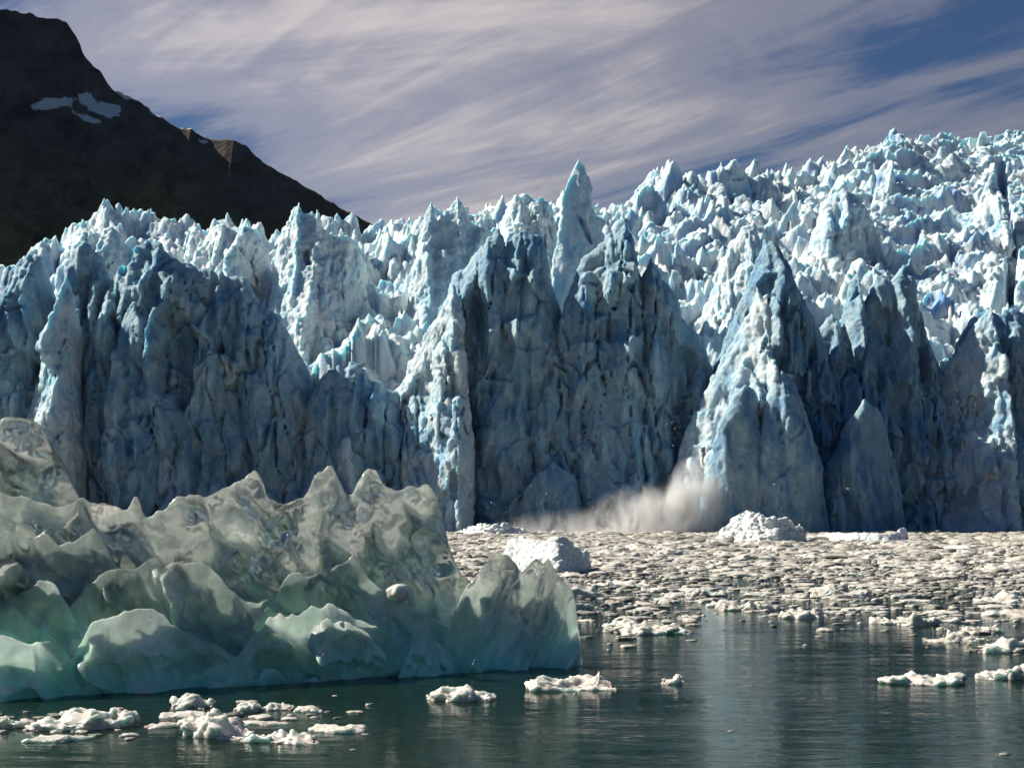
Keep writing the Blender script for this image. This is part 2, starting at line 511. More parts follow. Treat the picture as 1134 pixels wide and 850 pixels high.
# ------------------------------------------------------------------ mountain
def mountain():
    sky_line = [(-900, -900), (-400, -720), (-150, -300), (-40, -70), (-12, 0), (0, 5), (15, 8), (35, 10), (42, 15), (65, 17), (75, 22), (82, 32), (88, 42), (92, 55), (100, 65),  # steep points at far left: unseen peak added to shade the visible slope
                (110, 73), (118, 85), (125, 95), (140, 101), (155, 108), (170, 120), (185, 130), (200, 138), (212, 139), (222, 146),
                (240, 150), (258, 150), (270, 155), (280, 165), (290, 175), (310, 185), (330, 197), (350, 208), (370, 220), (390, 232),
                (410, 243), (428, 251), (470, 285), (520, 330), (600, 400), (700, 480), (800, 560), (900, 600)]
    YC = 1500.0
    nu, nv = 760, 420
    px = np.linspace(-900, 900, nu)
    py = interp(px, sky_line)
    py = py + 2.0 * fbm2(px / 14, px * 0, 3, 3.0) + 1.2 * vn2(px / 4, px * 0, 8.0)
    xc, zc = at(px, py, YC)
    v = np.linspace(0, 1, nv)
    t = np.where(v < 0.8, v / 0.8, 1.0)
    X = np.repeat(xc[:, None], nv, 1)
    ZC = np.repeat(zc[:, None], nv, 1)
    # front slope falls towards the glacier, back slope drops behind
    V = np.repeat(v[None, :], nu, 0)
    front = np.clip(V / 0.85, 0, 1)
    back = np.clip((V - 0.85) / 0.15, 0, 1)
    Y = 1170 + front * (YC - 1170) + back * 500
    # cliff at the top, gentler apron below
    prof = np.where(front < 0.80, 0.70 * front / 0.80, 0.70 + 0.30 * (front - 0.80) / 0.20)
    Z = ZC * prof * (1 - 0.9 * back) - 4
    env = np.sin(np.pi * np.clip(front, 0, 1)) * (1 - back)
    gul = fbm2(X / 150 + Y / 600, Y / 420, 5, 5.0, 0.55)
    rid = 1 - np.abs(fbm2(X / 90 - Y / 300, Y / 260, 4, 15.0, 0.55))
    Z = Z + env * (gul * 18 + (rid - 0.7) * 10) * np.clip(ZC / 200, 0.1, 1)
    # the nearer shoulder on the left
    sh = np.exp(-(((X + 300) / 120) ** 2)) * np.exp(-(((Y - 1230) / 50) ** 2)) * 20
    Z = Z + sh
    pts = np.stack([X, Y, Z], -1).reshape(-1, 3)
    e1 = np.clip(env, 0.05, 1).ravel()
    pts[:, 2] += e1 * (np.abs(fbm3(pts.astype(np.float64), 1 / 45, 4, 2.0, 0.6)) * 6 - 1.5 + fbm3(pts.astype(np.float64), 1 / 14, 3, 6.0, 0.6) * 7)
    i = np.arange(nu * nv).reshape(nu, nv)
    q = np.stack([i[:-1, :-1], i[1:, :-1], i[1:, 1:], i[:-1, 1:]], -1).reshape(-1, 4)
    me = make_mesh('mountain', pts, q, M_MOUNT)
    # snow beds lie where the photograph shows them, marked on the ground itself
    PX = CX + pts[:, 0] / pts[:, 1] * F
    PY = HZ - (pts[:, 2] - CH) / pts[:, 1] * F
    beds = [[(33, 120), (45, 110), (70, 107), (84, 108), (80, 117), (60, 120), (45, 123)],
            [(78, 122), (95, 128), (112, 134), (104, 137), (90, 132)],
            [(86, 105), (100, 102), (106, 112), (134, 118), (132, 128), (122, 131), (104, 124), (90, 115)],
            [(124, 93), (133, 97), (150, 106), (148, 110), (136, 109), (128, 102)],
            [(166, 121), (179, 128), (177, 130), (168, 127)],
            [(200, 139), (212, 142), (210, 144), (201, 143)],
            [(221, 156), (237, 156), (236, 158), (222, 158)]]
    snow = np.full(len(pts), 0.0)
    for b in beds:
        b = np.array(b, float)
        d = np.full(len(pts), 1e9)
        inside = np.zeros(len(pts), bool)
        for (x0, y0), (x1, y1) in zip(b, np.roll(b, -1, 0)):
            ex, ey = x1 - x0, y1 - y0
            tt = np.clip(((PX - x0) * ex + (PY - y0) * ey) / (ex * ex + ey * ey), 0, 1)
            d = np.minimum(d, np.hypot(PX - x0 - tt * ex, PY - y0 - tt * ey))
            c = ((y0 > PY) != (y1 > PY)) & (PX < (x1 - x0) * (PY - y0) / ((y1 - y0) if y1 != y0 else 1e-9) + x0)
            inside ^= c
        sd = np.where(inside, d, -d)
        snow = np.maximum(snow, np.clip(0.5 + sd / 7.0, 0, 1))
    snow *= (pts[:, 1] < YC + 5)
    set_attr(me, 'snow', snow)
    oc = np.zeros(len(pts))
    for (cx, cy, rx, ry) in ((112, 212, 22, 9), (150, 222, 30, 8), (170, 236, 40, 9), (120, 238, 34, 9)):
        oc = np.maximum(oc, np.clip(1.3 - np.hypot((PX - cx) / rx, (PY - cy) / ry), 0, 1))
    oc = oc * np.clip(0.5 + 1.2 * fbm3(pts.astype(np.float64), 0.02, 3, 4.0), 0, 1)
    set_attr(me, 'outcrop', oc * 0.5)
    tag(link('mountain', me), kind='structure')


mountain()

# ------------------------------------------------------------------ glacier
glacier = empty('glacier', (0, 330, 0))
tag(glacier, 'blue-white glacier with jagged seracs above a dark shaded tidewater ice cliff', 'glacier')


def rough_up(me, layers, seed=0.0, billow=True):
    p = coords(me)
    for (amp, wl, zs, oct) in layers:
        nr = normals(me)
        q = p.astype(np.float64) * np.array([1, 1, zs])
        v = fbm3(q, 1.0 / wl, oct, seed + wl)
        if billow:
            v = np.abs(v) * 2.0 - 0.55
        p = p + nr * (amp * v)[:, None]
        set_coords(me, p)


def seg_dist(x, z, line):
    d = np.full_like(x, 1e9)
    for (x0, z0), (x1, z1) in zip(line[:-1], line[1:]):
        ex, ez = x1 - x0, z1 - z0
        tt = np.clip(((x - x0) * ex + (z - z0) * ez) / (ex * ex + ez * ez + 1e-9), 0, 1)
        d = np.minimum(d, np.hypot(x - x0 - tt * ex, z - z0 - tt * ez))
    return d


def serac_field(prof, YC, lf, lb, vox, seed, flute=1.0, jag=1.0, cap=0.9, dents=(), cracks=(), zmin=-2.0, skew=0.0, bow=9.0, worlds=False):
    """wedge of ice under a crest line: a fluted front face leaning back, a flatter rear side"""
    P = [(a, b) if worlds else at(a, b, YC) for a, b in prof]
    xs = np.array([a for a, _ in P]); zs = np.array([b for _, b in P])
    zt = zs.max() + 3 * vox + jag * 2.0
    x = np.arange(xs.min() - 2, xs.max() + 2, vox)
    z = np.arange(zmin, zt, vox)
    zc = np.interp(x, xs, zs, left=zmin - 5, right=zmin - 5)
    w = np.clip((zc - zmin) / 8, 0, 1)
    jit = (np.abs(fbm2(x / 3.1, x * 0, 3, seed)) * 3.4 - 0.9) + 0.9 * np.abs(vn2(x / 1.1, x * 0, seed + 5)) - 0.3
    zc = zc + jit * jag * w
    XX, ZZ = np.meshgrid(x, z, indexing='ij')
    D = zc[:, None] - ZZ
    Dp = np.maximum(D, 0)
    yc = YC + skew * (XX - xs.mean()) + 1.6 * fbm2(XX / 9, ZZ / 30, 2, seed + 9)
    yc = yc + bow * ((XX - xs.mean()) / max(1.0, np.ptp(xs) / 2)) ** 2
    fl = (np.abs(fbm2(XX / 7.5 + ZZ / 60, ZZ / 34, 3, seed + 21)) * 6.0 - 1.5
          + np.abs(fbm2(XX / 2.6 - ZZ / 40, ZZ / 11, 2, seed + 33)) * 2.2
          + fbm2(XX / 16, ZZ / 20, 2, seed + 41) * 3.2)
    c1, c2, cid, dxc, dzc = worley2((XX + 2 * fbm2(XX / 5, ZZ / 5, 2, seed)) / 6.5, (ZZ + 2 * fbm2(XX / 5, ZZ / 5, 2, seed + 1)) / 9.5, int(seed), True)
    chip = ((cid - 0.5) * 2.2 + dxc * (cid * 7 % 1 - 0.5) * 3.0 + dzc * (cid * 13 % 1 - 0.5) * 3.0) * sstep(0.0, 0.12, c2 - c1) * np.clip(flute, 0, 1)
    s1, s2, sid = worley2((XX + 1.2 * fbm2(XX / 4, ZZ / 7, 2, seed + 4)) / 3.4, ZZ / 17.0 + 0.3 * fbm2(XX / 3, ZZ / 9, 2, seed + 5), int(seed) + 7)
    chip = chip + ((sid - 0.5) * 2.6 - 1.5 * sstep(0.12, 0.0, s2 - s1) * (sid > 0.45)) * np.clip(flute, 0, 1)
    fl = fl + chip
    fl = fl * 1.35 * flute * np.clip(Dp / 8, 0, 1)
    rd = cap * np.sqrt(np.minimum(Dp, 6.0))
    yf = yc - lf * D - rd * 0.5 - fl
    yb = yc + lb * D + rd * 0.5 + np.abs(fbm2(XX / 6, ZZ / 9, 2, seed + 51)) * 2 * np.clip(Dp / 5, 0, 1)
    for (px, py, rx, rz, dep) in dents:
        cx, cz = at(px, py, YC)
        r2 = ((XX - cx) / (rx * YC / F)) ** 2 + ((ZZ - cz) / (rz * YC / F)) ** 2
        yf = yf + dep * sstep(1.1, 0.5, r2 + 0.75 * fbm2(XX / 6, ZZ / 9, 3, seed + 61) + 0.25 * sstep(0, -1, (ZZ - cz)))
    ck = [([at(a, b, YC) for a, b in c], wd * YC / F, dep) for c, wd, dep in cracks]
    for line, wd, dep in ck:
        yf = yf + dep * sstep(1.0, 0.3, (seg_dist(XX, ZZ, line) + 1.0 * vn2(XX / 2.5, ZZ / 2.5, seed)) / (wd * 0.7))
    y0 = min(yf[D > 0].min(), YC - 4) - 1.5
    y1 = yb[D > 0].max() + 1.5
    y = np.arange(y0, y1, vox)
    f = np.maximum(yf[:, None, :] - y[None, :, None], y[None, :, None] - yb[:, None, :])
    f = np.clip(f, -3, 3).astype(np.float32)
    return f, (x[0], y[0], z[0]), ck


def serac(prof, YC, lf=0.26, lb=0.6, vox=0.36, seed=1.0, name='serac', rough=1.0, parent=None, worlds=False, mat=None, **kw):
    f, org, ck = serac_field(prof, YC, lf, lb, vox, seed, worlds=worlds, **kw)
    me = poly_mesh(f, org, vox, name, mat or M_GLA)
    rough_up(me, [(0.6 * rough, 5.5, 0.5, 3), (0.3 * rough, 2.0, 0.7, 2), (0.16 * rough, 0.9, 1.0, 2)], seed * 3.1)
    rough_up(me, [(0.42 * rough, 3.2, 0.8, 4), (0.28 * rough, 1.2, 1.0, 2)], seed * 1.7, billow=False)
    p = coords(me)
    fis = np.zeros(len(p))
    for line, wd, dep in ck:
        fis = np.maximum(fis, 0.8 * sstep(1.2, 0.3, (seg_dist(p[:, 0], p[:, 2], line) + 0.5 * fbm3(p.astype(np.float64), 0.5, 2)) / (wd * 0.7)))
    set_attr(me, 'fissure', fis)
    if parent is None:
        return me
    me.transform(__import__('mathutils').Matrix.Translation(-parent.location))
    return link(name, me, parent)


# --- the shaded front, from left to right
FRONT = [
    # far-left buttresses
    dict(prof=[(-140, 600), (-120, 330), (-60, 300), (-20, 330), (0, 312), (12, 296), (30, 280), (45, 285), (58, 330), (75, 420), (95, 600)], YC=322, lf=0.22, seed=2.3),
    dict(prof=[(15, 600), (30, 470), (48, 400), (62, 330), (78, 282), (95, 262), (108, 278), (118, 300), (135, 330), (150, 420), (170, 600)], YC=320, lf=0.27, seed=4.1),
    # the big dome with the deep alcove
    dict(prof=[(40, 600), (70, 470), (100, 350), (120, 305), (140, 277), (152, 268), (165, 264), (178, 270), (190, 284), (215, 292), (245, 300), (268, 305), (285, 330),
               (310, 352), (330, 392), (345, 430), (352, 480), (370, 600)], YC=314, lf=0.24, seed=6.7, jag=0.6,
         dents=[(200, 400, 26, 62, 7), (128, 390, 9, 40, 3), (150, 300, 22, 26, 2.5)],
         cracks=[([(150, 430), (143, 470), (138, 495)], 4.5, 4), ([(181, 345), (178, 390), (184, 440)], 3.5, 4), ([(100, 470), (94, 485)], 4, 3),
                 ([(235, 370), (240, 420), (250, 455)], 2.6, 2.5)]),
    # low gap with the crushed lip
    dict(prof=[(300, 600), (318, 470), (335, 440), (352, 420), (368, 408), (388, 402), (405, 412), (420, 424), (440, 430), (470, 470), (490, 600)], YC=313, lf=0.24, seed=8.2, jag=0.8, lb=1.4),
    # middle serac, left
    dict(prof=[(395, 600), (420, 440), (448, 402), (470, 372), (488, 335), (500, 308), (520, 287), (540, 262), (553, 251), (560, 270), (566, 262), (576, 251), (590, 256),
               (600, 262), (607, 282), (614, 325), (640, 390), (660, 470), (690, 600)], YC=318, lf=0.26, seed=10.9, jag=0.7, bow=15, skew=-0.1,
         cracks=[([(551, 405), (548, 425)], 4, 4), ([(562, 345), (565, 380)], 3, 2.5), ([(500, 440), (515, 470)], 3, 2)]),
    # middle serac, right
    dict(prof=[(500, 600), (540, 500), (575, 430), (600, 392), (622, 348), (635, 312), (645, 288), (662, 276), (680, 252), (692, 246), (700, 258), (706, 300), (712, 306),
               (722, 286), (732, 310), (742, 314), (752, 330), (756, 348), (772, 362), (790, 396), (800, 450), (830, 600)], YC=313, lf=0.27, seed=12.4, jag=0.7, bow=13,
         dents=[(690, 350, 40, 36, 2.5)],
         cracks=[([(660, 390), (672, 398)], 5, 3), ([(766, 345), (780, 370)], 6, 3), ([(655, 470), (650, 500)], 2.5, 2)]),
    # right serac with the bright left flank
    dict(prof=[(735, 600), (752, 520), (760, 478), (778, 440), (796, 400), (812, 358), (826, 318), (838, 285), (846, 264), (856, 272), (870, 292), (880, 318), (895, 346),
               (906, 366), (925, 420), (950, 600)], YC=312, lf=0.30, seed=14.6, jag=0.5, flute=1.2, skew=-0.45, bow=12),
    # the ridge right of it
    dict(prof=[(840, 600), (875, 420), (900, 372), (922, 346), (934, 362), (942, 312), (950, 302), (957, 336), (970, 304), (986, 312), (1000, 291), (1011, 287), (1017, 330),
               (1030, 372), (1050, 420), (1075, 480), (1100, 600)], YC=316, lf=0.28, seed=16.8, jag=0.6),
    # far right
    dict(prof=[(980, 600), (1010, 480), (1036, 420), (1050, 408), (1066, 372), (1078, 352), (1095, 337), (1106, 348), (1122, 340), (1140, 350), (1165, 330), (1200, 360),
               (1240, 340), (1275, 600)], YC=312, lf=0.26, seed=18.5, jag=0.6),
    # columns standing forward at the foot
    dict(prof=[(822, 600), (835, 500), (846, 448), (856, 420), (866, 409), (878, 414), (888, 436), (902, 478), (915, 520), (930, 600)], YC=282, lf=0.14, lb=1.2, seed=20.2, jag=0.25, skew=0.3, bow=3, cap=1.6, flute=0.55),
    dict(prof=[(772, 600), (782, 520), (796, 470), (812, 438), (826, 424), (838, 430), (848, 470), (862, 600)], YC=280, lf=0.15, lb=1.2, seed=22.9, jag=0.25, skew=0.3, bow=3, cap=1.6, flute=0.6),
    dict(prof=[(895, 600), (915, 520), (935, 470), (955, 440), (975, 450), (995, 500), (1015, 600)], YC=296, lf=0.16, lb=1.2, seed=24.1, jag=0.3, skew=0.3, bow=3, cap=1.4, flute=0.7),
    dict(prof=[(355, 600), (362, 540), (372, 505), (384, 488), (396, 500), (412, 520), (430, 560), (445, 600)], YC=306, lf=0.22, lb=1.0, seed=26.4, jag=0.4, cap=1.2, flute=0.8),
    dict(prof=[(545, 600), (570, 560), (590, 530), (612, 512), (640, 530), (660, 600)], YC=304, lf=0.18, lb=1.0, seed=28.3, jag=0.3, cap=1.4, flute=0.6),
]
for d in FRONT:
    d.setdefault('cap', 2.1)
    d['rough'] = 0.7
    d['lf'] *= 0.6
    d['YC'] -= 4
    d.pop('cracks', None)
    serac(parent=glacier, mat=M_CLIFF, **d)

# sunlit flanks of crumbled ice, turned to the left
FLANKS = [
    dict(prof=[(738, 600), (752, 505), (765, 466), (785, 428), (805, 388), (824, 350), (836, 318), (846, 330), (856, 430), (866, 520), (874, 600)], YC=291, skew=-0.6, seed=52.0),
    dict(prof=[(412, 480), (426, 436), (449, 406), (470, 374), (489, 338), (503, 314), (512, 340), (518, 420), (524, 480)], YC=306, skew=-0.8, seed=54.0),
    dict(prof=[(14, 520), (28, 446), (46, 402), (60, 350), (76, 306), (84, 330), (92, 420), (98, 500)], YC=306, skew=-0.8, seed=56.0),
    dict(prof=[(355, 570), (366, 520), (376, 490), (386, 486), (394, 520), (402, 570)], YC=303, skew=-1.4, seed=58.0),
    dict(prof=[(1030, 470), (1044, 420), (1060, 388), (1076, 358), (1092, 340), (1100, 380), (1106, 470)], YC=307, skew=-0.8, seed=60.0),
]
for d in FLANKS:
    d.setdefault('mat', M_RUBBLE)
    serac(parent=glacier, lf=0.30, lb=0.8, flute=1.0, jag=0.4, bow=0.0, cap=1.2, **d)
# crushed ice filling the low saddle
serac([(318, 460), (335, 418), (350, 398), (368, 384), (390, 374), (412, 370), (432, 382), (450, 396), (465, 420), (478, 460)], 326, lf=0.8, lb=1.6, seed=62.0, zmin=26.0, flute=0.5, jag=0.6, cap=1.5, bow=0.0, parent=glacier)

# --- second row: pale fins and the tall leaning spire
BACK = [
    dict(prof=[(285, 400), (298, 300), (310, 246), (322, 240), (330, 223), (337, 236), (352, 231), (358, 250), (370, 259), (385, 254), (398, 268), (405, 300), (415, 400)], YC=345, lf=0.45, seed=31.0, jag=0.7, flute=0.7,
         cracks=[([(342, 282), (343, 296)], 2.2, 3), ([(357, 320), (352, 345)], 2, 2)]),
    dict(prof=[(440, 420), (452, 330), (462, 270), (472, 232), (478, 222), (484, 244), (497, 228), (507, 213), (518, 236), (524, 246), (533, 229), (545, 256), (556, 300), (565, 400)], YC=342, lf=0.3, seed=33.0, jag=0.7, flute=0.7, skew=0.2, bow=4),
    dict(prof=[(606, 400), (611, 290), (617, 258), (622, 215), (634, 188), (641, 174), (648, 184), (655, 204), (656, 228), (666, 250), (674, 270), (682, 400)], YC=340, lf=0.06, lb=0.20, seed=35.0, jag=0.1, flute=0.35, cap=0.6, bow=0.0, skew=0.4, rough=0.6,
         cracks=[([(635, 232), (645, 250), (655, 268)], 2.2, 2)], name='spire'),
    dict(prof=[(545, 400), (553, 240), (560, 226), (571, 214), (581, 209), (590, 216), (598, 214), (607, 218), (616, 236), (625, 400)], YC=365, lf=0.5, seed=37.0, jag=0.8),
    dict(prof=[(195, 400), (200, 268), (208, 250), (217, 247), (224, 262), (236, 250), (246, 245), (262, 254), (270, 243), (283, 247), (292, 270), (305, 400)], YC=355, lf=0.6, seed=39.0, jag=0.8),
    dict(prof=[(60, 400), (66, 256), (79, 250), (90, 247), (101, 252), (108, 272), (116, 252), (126, 250), (136, 264), (145, 274), (156, 265), (168, 300), (175, 400)], YC=345, lf=0.6, seed=41.0, jag=0.7),
    dict(prof=[(690, 420), (705, 330), (716, 300), (728, 290), (740, 300), (752, 330), (765, 420)], YC=335, lf=0.2, seed=43.0, jag=0.6),
    dict(prof=[(770, 420), (790, 320), (808, 268), (822, 250), (836, 244), (845, 262), (852, 300), (862, 420)], YC=345, lf=0.3, lb=0.5, seed=45.0, jag=0.5),
    dict(prof=[(880, 420), (898, 270), (912, 222), (930, 206), (948, 214), (965, 235), (980, 262), (992, 330), (1000, 420)], YC=395, lf=0.35, lb=0.6, seed=47.0, jag=0.8),
    dict(prof=[(1005, 420), (1035, 330), (1062, 270), (1085, 220), (1098, 190), (1108, 200), (1112, 300), (1116, 420)], YC=430, lf=0.5, lb=0.8, seed=49.0, jag=0.4, flute=1.2),
]
for d in BACK:
    serac(parent=glacier, **d)


# --- the icefall that climbs behind
TOP = [(-300, 330), (-100, 320), (0, 318), (60, 275), (100, 262), (200, 268), (260, 262), (340, 262), (400, 272), (450, 258), (540, 242), (600, 232), (680, 244), (715, 216),
       (760, 206), (830, 206), (900, 206), (925, 202), (946, 188), (985, 172), (1060, 170), (1134, 168), (1300, 164), (1500, 164)]
FRONTLINE = [(-300, 440), (0, 430), (200, 430), (330, 420), (400, 402), (450, 412), (600, 420), (700, 410), (850, 430), (1000, 420), (1134, 420), (1500, 420)]


def y_top(px):
    return np.interp(px, [-300, 300, 640, 900, 1134, 1500], [385, 395, 430, 500, 590, 650])


def icefall_base(px, Y):
    yt, yf = y_top(px), 322.0
    zt = at(0, interp(px, TOP), yt)[1]
    zf = at(0, interp(px, FRONTLINE), yf)[1]
    u = (Y - yf) / (yt - yf)
    return np.where(u < 1, zf + (zt - zf) * np.clip(u, -0.4, 1) ** 1.0 if False else zf + (zt - zf) * np.minimum(u, 1), zt - (u - 1) * 24)


def icefall():
    nu, nv = 1150, 640
    px = np.linspace(-260, 1420, nu)
    v = np.linspace(0, 1, nv)
    PX = np.repeat(px[:, None], nv, 1)
    YT = y_top(PX)
    Y = 318 + (YT + 90 - 318) * (v[None, :] ** 1.15)
    X = (PX - CX) / F * Y
    Z = icefall_base(PX, Y)
    # big crevassed blocks, smaller ones inside them, ridges running down to the left
    wx = X + 3.0 * fbm2(X / 14, Y / 14, 2, 3.0)
    wy = Y + 3.0 * fbm2(X / 14, Y / 14, 2, 7.0)
    f1, f2, cid, bx, by = worley2((wx * 0.9 + wy * 0.35) / 15.0, (wy * 0.9 - wx * 0.35) / 8.5, 2, True)
    g1, g2, cid2, ex, ey = worley2(wx / 4.2, wy / 3.4, 5, True)
    edge = sstep(0.0, 0.22, f2 - f1)
    edge2 = sstep(0.0, 0.25, g2 - g1)
    blocky = (cid - 0.45) * 8.0 + bx * (cid * 17 % 1 - 0.35) * 7 + by * (cid * 29 % 1 - 0.7) * 7
    blocky2 = (cid2 - 0.5) * 1.6 + ex * (cid2 * 17 % 1 - 0.35) * 2.4 + ey * (cid2 * 29 % 1 - 0.7) * 2.4
    ang = radians(35)
    ru, rv = X * math.cos(ang) + Y * math.sin(ang), -X * math.sin(ang) + Y * math.cos(ang)
    ridg = (1 - np.abs(fbm2(ru / 40, rv / 11, 3, 13.0)) * 2) * 8.0
    calm = sstep(860, 1010, PX) * sstep(330, 420, Y)          # smoother pressed slope on the right
    amp = 1 - 0.62 * calm
    Z = Z + amp * (blocky * 0.8 + blocky2 * 0.3) + ridg * (0.5 + 0.5 * calm) - (1 - edge) * 3.6 * amp - (1 - edge2) * 0.9
    Z = Z + 2.2 * fbm2(X / 5, Y / 5, 4, 19.0, 0.55)
    wu, wv = X + 2.5 * fbm2(X / 9, Y / 9, 2, 23.0) + 0.25 * (Y - 322), Y
    r1_ = (1 - np.abs(fbm2(wu / 12.0, wv / 22, 3, 25.0)) * 1.6).clip(0, 1) ** 3
    r2_ = (1 - np.abs(fbm2(wu / 3.3, wv / 8, 2, 27.0)) * 1.6).clip(0, 1) ** 3
    Z = Z + (r1_ * 6.0 - 1.8) * (1 - 0.65 * calm) + (r2_ * 1.1 - 0.3) * (1 - 0.3 * calm)
    Z[:, 0] = -3.0
    fiss = (1 - edge) * sstep(0.72, 0.92, cid)
    # the deep blue crevasse that splits the right-hand slope
    cr = [(1108, 205), (1114, 260), (1122, 300), (1118, 345)]
    PY = HZ - (icefall_base(PX, Y) - CH) / Y * F
    dc = seg_dist(PX, PY, cr)
    kk = sstep(7.0, 2.5, dc)
    Z = Z - kk * 12
    fiss = np.maximum(fiss, kk)
    pts = np.stack([X, Y, Z], -1).reshape(-1, 3)
    i = np.arange(nu * nv).reshape(nu, nv)
    q = np.stack([i[:-1, :-1], i[1:, :-1], i[1:, 1:], i[:-1, 1:]], -1).reshape(-1, 4)
    me = make_mesh('ice_field', pts, q, M_GLA)
    rough_up(me, [(0.5, 3.6, 0.7, 4), (0.3, 1.3, 1.0, 3)], 61.0, billow=False)
    set_attr(me, 'fissure', fiss.ravel() * 0.9)
    me.transform(__import__('mathutils').Matrix.Translation(-glacier.location))
    link('ice_field', me, glacier)


icefall()


def pinnacles():
    """broken blocks and needles standing all over the icefall: eight shapes, copied"""
    kinds = []
    r = random.Random(5)
    for k in range(8):
        w = r.uniform(3.0, 5.5)
        h = r.uniform(9, 15)
        pr = [(-w, -6), (-w * 0.85, h * r.uniform(.2, .5))]
        for t in (-0.55, -0.3, -0.05, 0.2, 0.45, 0.7):
            pr.append((w * t, h * (1 - abs(t - 0.05)) * r.uniform(0.62, 1.05)))
        pr += [(w * 0.88, h * r.uniform(.15, .45)), (w, -6)]
        me = serac(pr, 0.0, lf=r.uniform(.15, .35), lb=r.uniform(.2, .45), vox=0.36, seed=70.0 + 3 * k, worlds=True, name='serac',
                   zmin=-6, flute=0.5, jag=0.7, cap=1.0, rough=0.75)
        kinds.append(me)
    spots = []
    # needles on the skyline, where the photograph has them
    for px, py in [(12, 296), (45, 272), (88, 250), (430, 254), (445, 246), (460, 246), (555, 226), (680, 236), (695, 230), (712, 208), (726, 200), (745, 202), (765, 194), (786, 202),
                   (800, 207), (815, 203), (832, 189), (846, 204), (860, 207), (876, 197), (890, 192), (905, 187), (920, 197), (932, 188), (946, 174), (965, 162),
                   (982, 166), (998, 149), (1012, 152), (1025, 160), (1040, 152), (1055, 162), (1072, 151), (1086, 146), (1100, 149), (1120, 146), (1136, 150), (1180, 140), (1230, 150)]:
        Y = float(y_top(np.array(px))) + r.uniform(-8, 2)
        x, z = at(px, py, Y)
        s = r.uniform(0.55, 1.0) * (Y / 470)
        spots.append((x, Y, z, s, True))
    for k in range(52):
        px = r.uniform(20, 1120)
        u = r.uniform(0.08, 0.95)
        Yt = float(y_top(np.array(px)))
        Y = 326 + u * (Yt - 326)
        if px > 960 and r.random() < 0.65:
            continue
        x = (px - CX) / F * Y
        z = float(icefall_base(np.array(px), np.array(Y)))
        spots.append((x, Y, z, r.uniform(0.7, 1.5) * (Y / 400), False))
    for i, (x, Y, z, s, top) in enumerate(spots):
        me = kinds[i % len(kinds)]
        o = bpy.data.objects.new('serac', me)
        hgt = max(v.co.z for v in me.vertices) if not me.get('h') else me['h']
        me['h'] = hgt
        zz = z - hgt * s if top else z - 1.5
        o.location = (x - glacier.location.x, Y - glacier.location.y, zz)
        o.rotation_euler = (r.uniform(-.12, .12), r.uniform(-.08, .26), r.uniform(-0.9, 0.4))
        w_ = 0.62 if top else 1.0
        o.scale = (s * r.uniform(.8, 1.2) * w_, s * r.uniform(.8, 1.2) * w_, s)
        o.parent = glacier
        COL.objects.link(o)


pinnacles()

# ------------------------------------------------------------------ the clear iceberg in front
def front_Y(px):
    return F * CH / (778 - 0.060 * px - HZ)


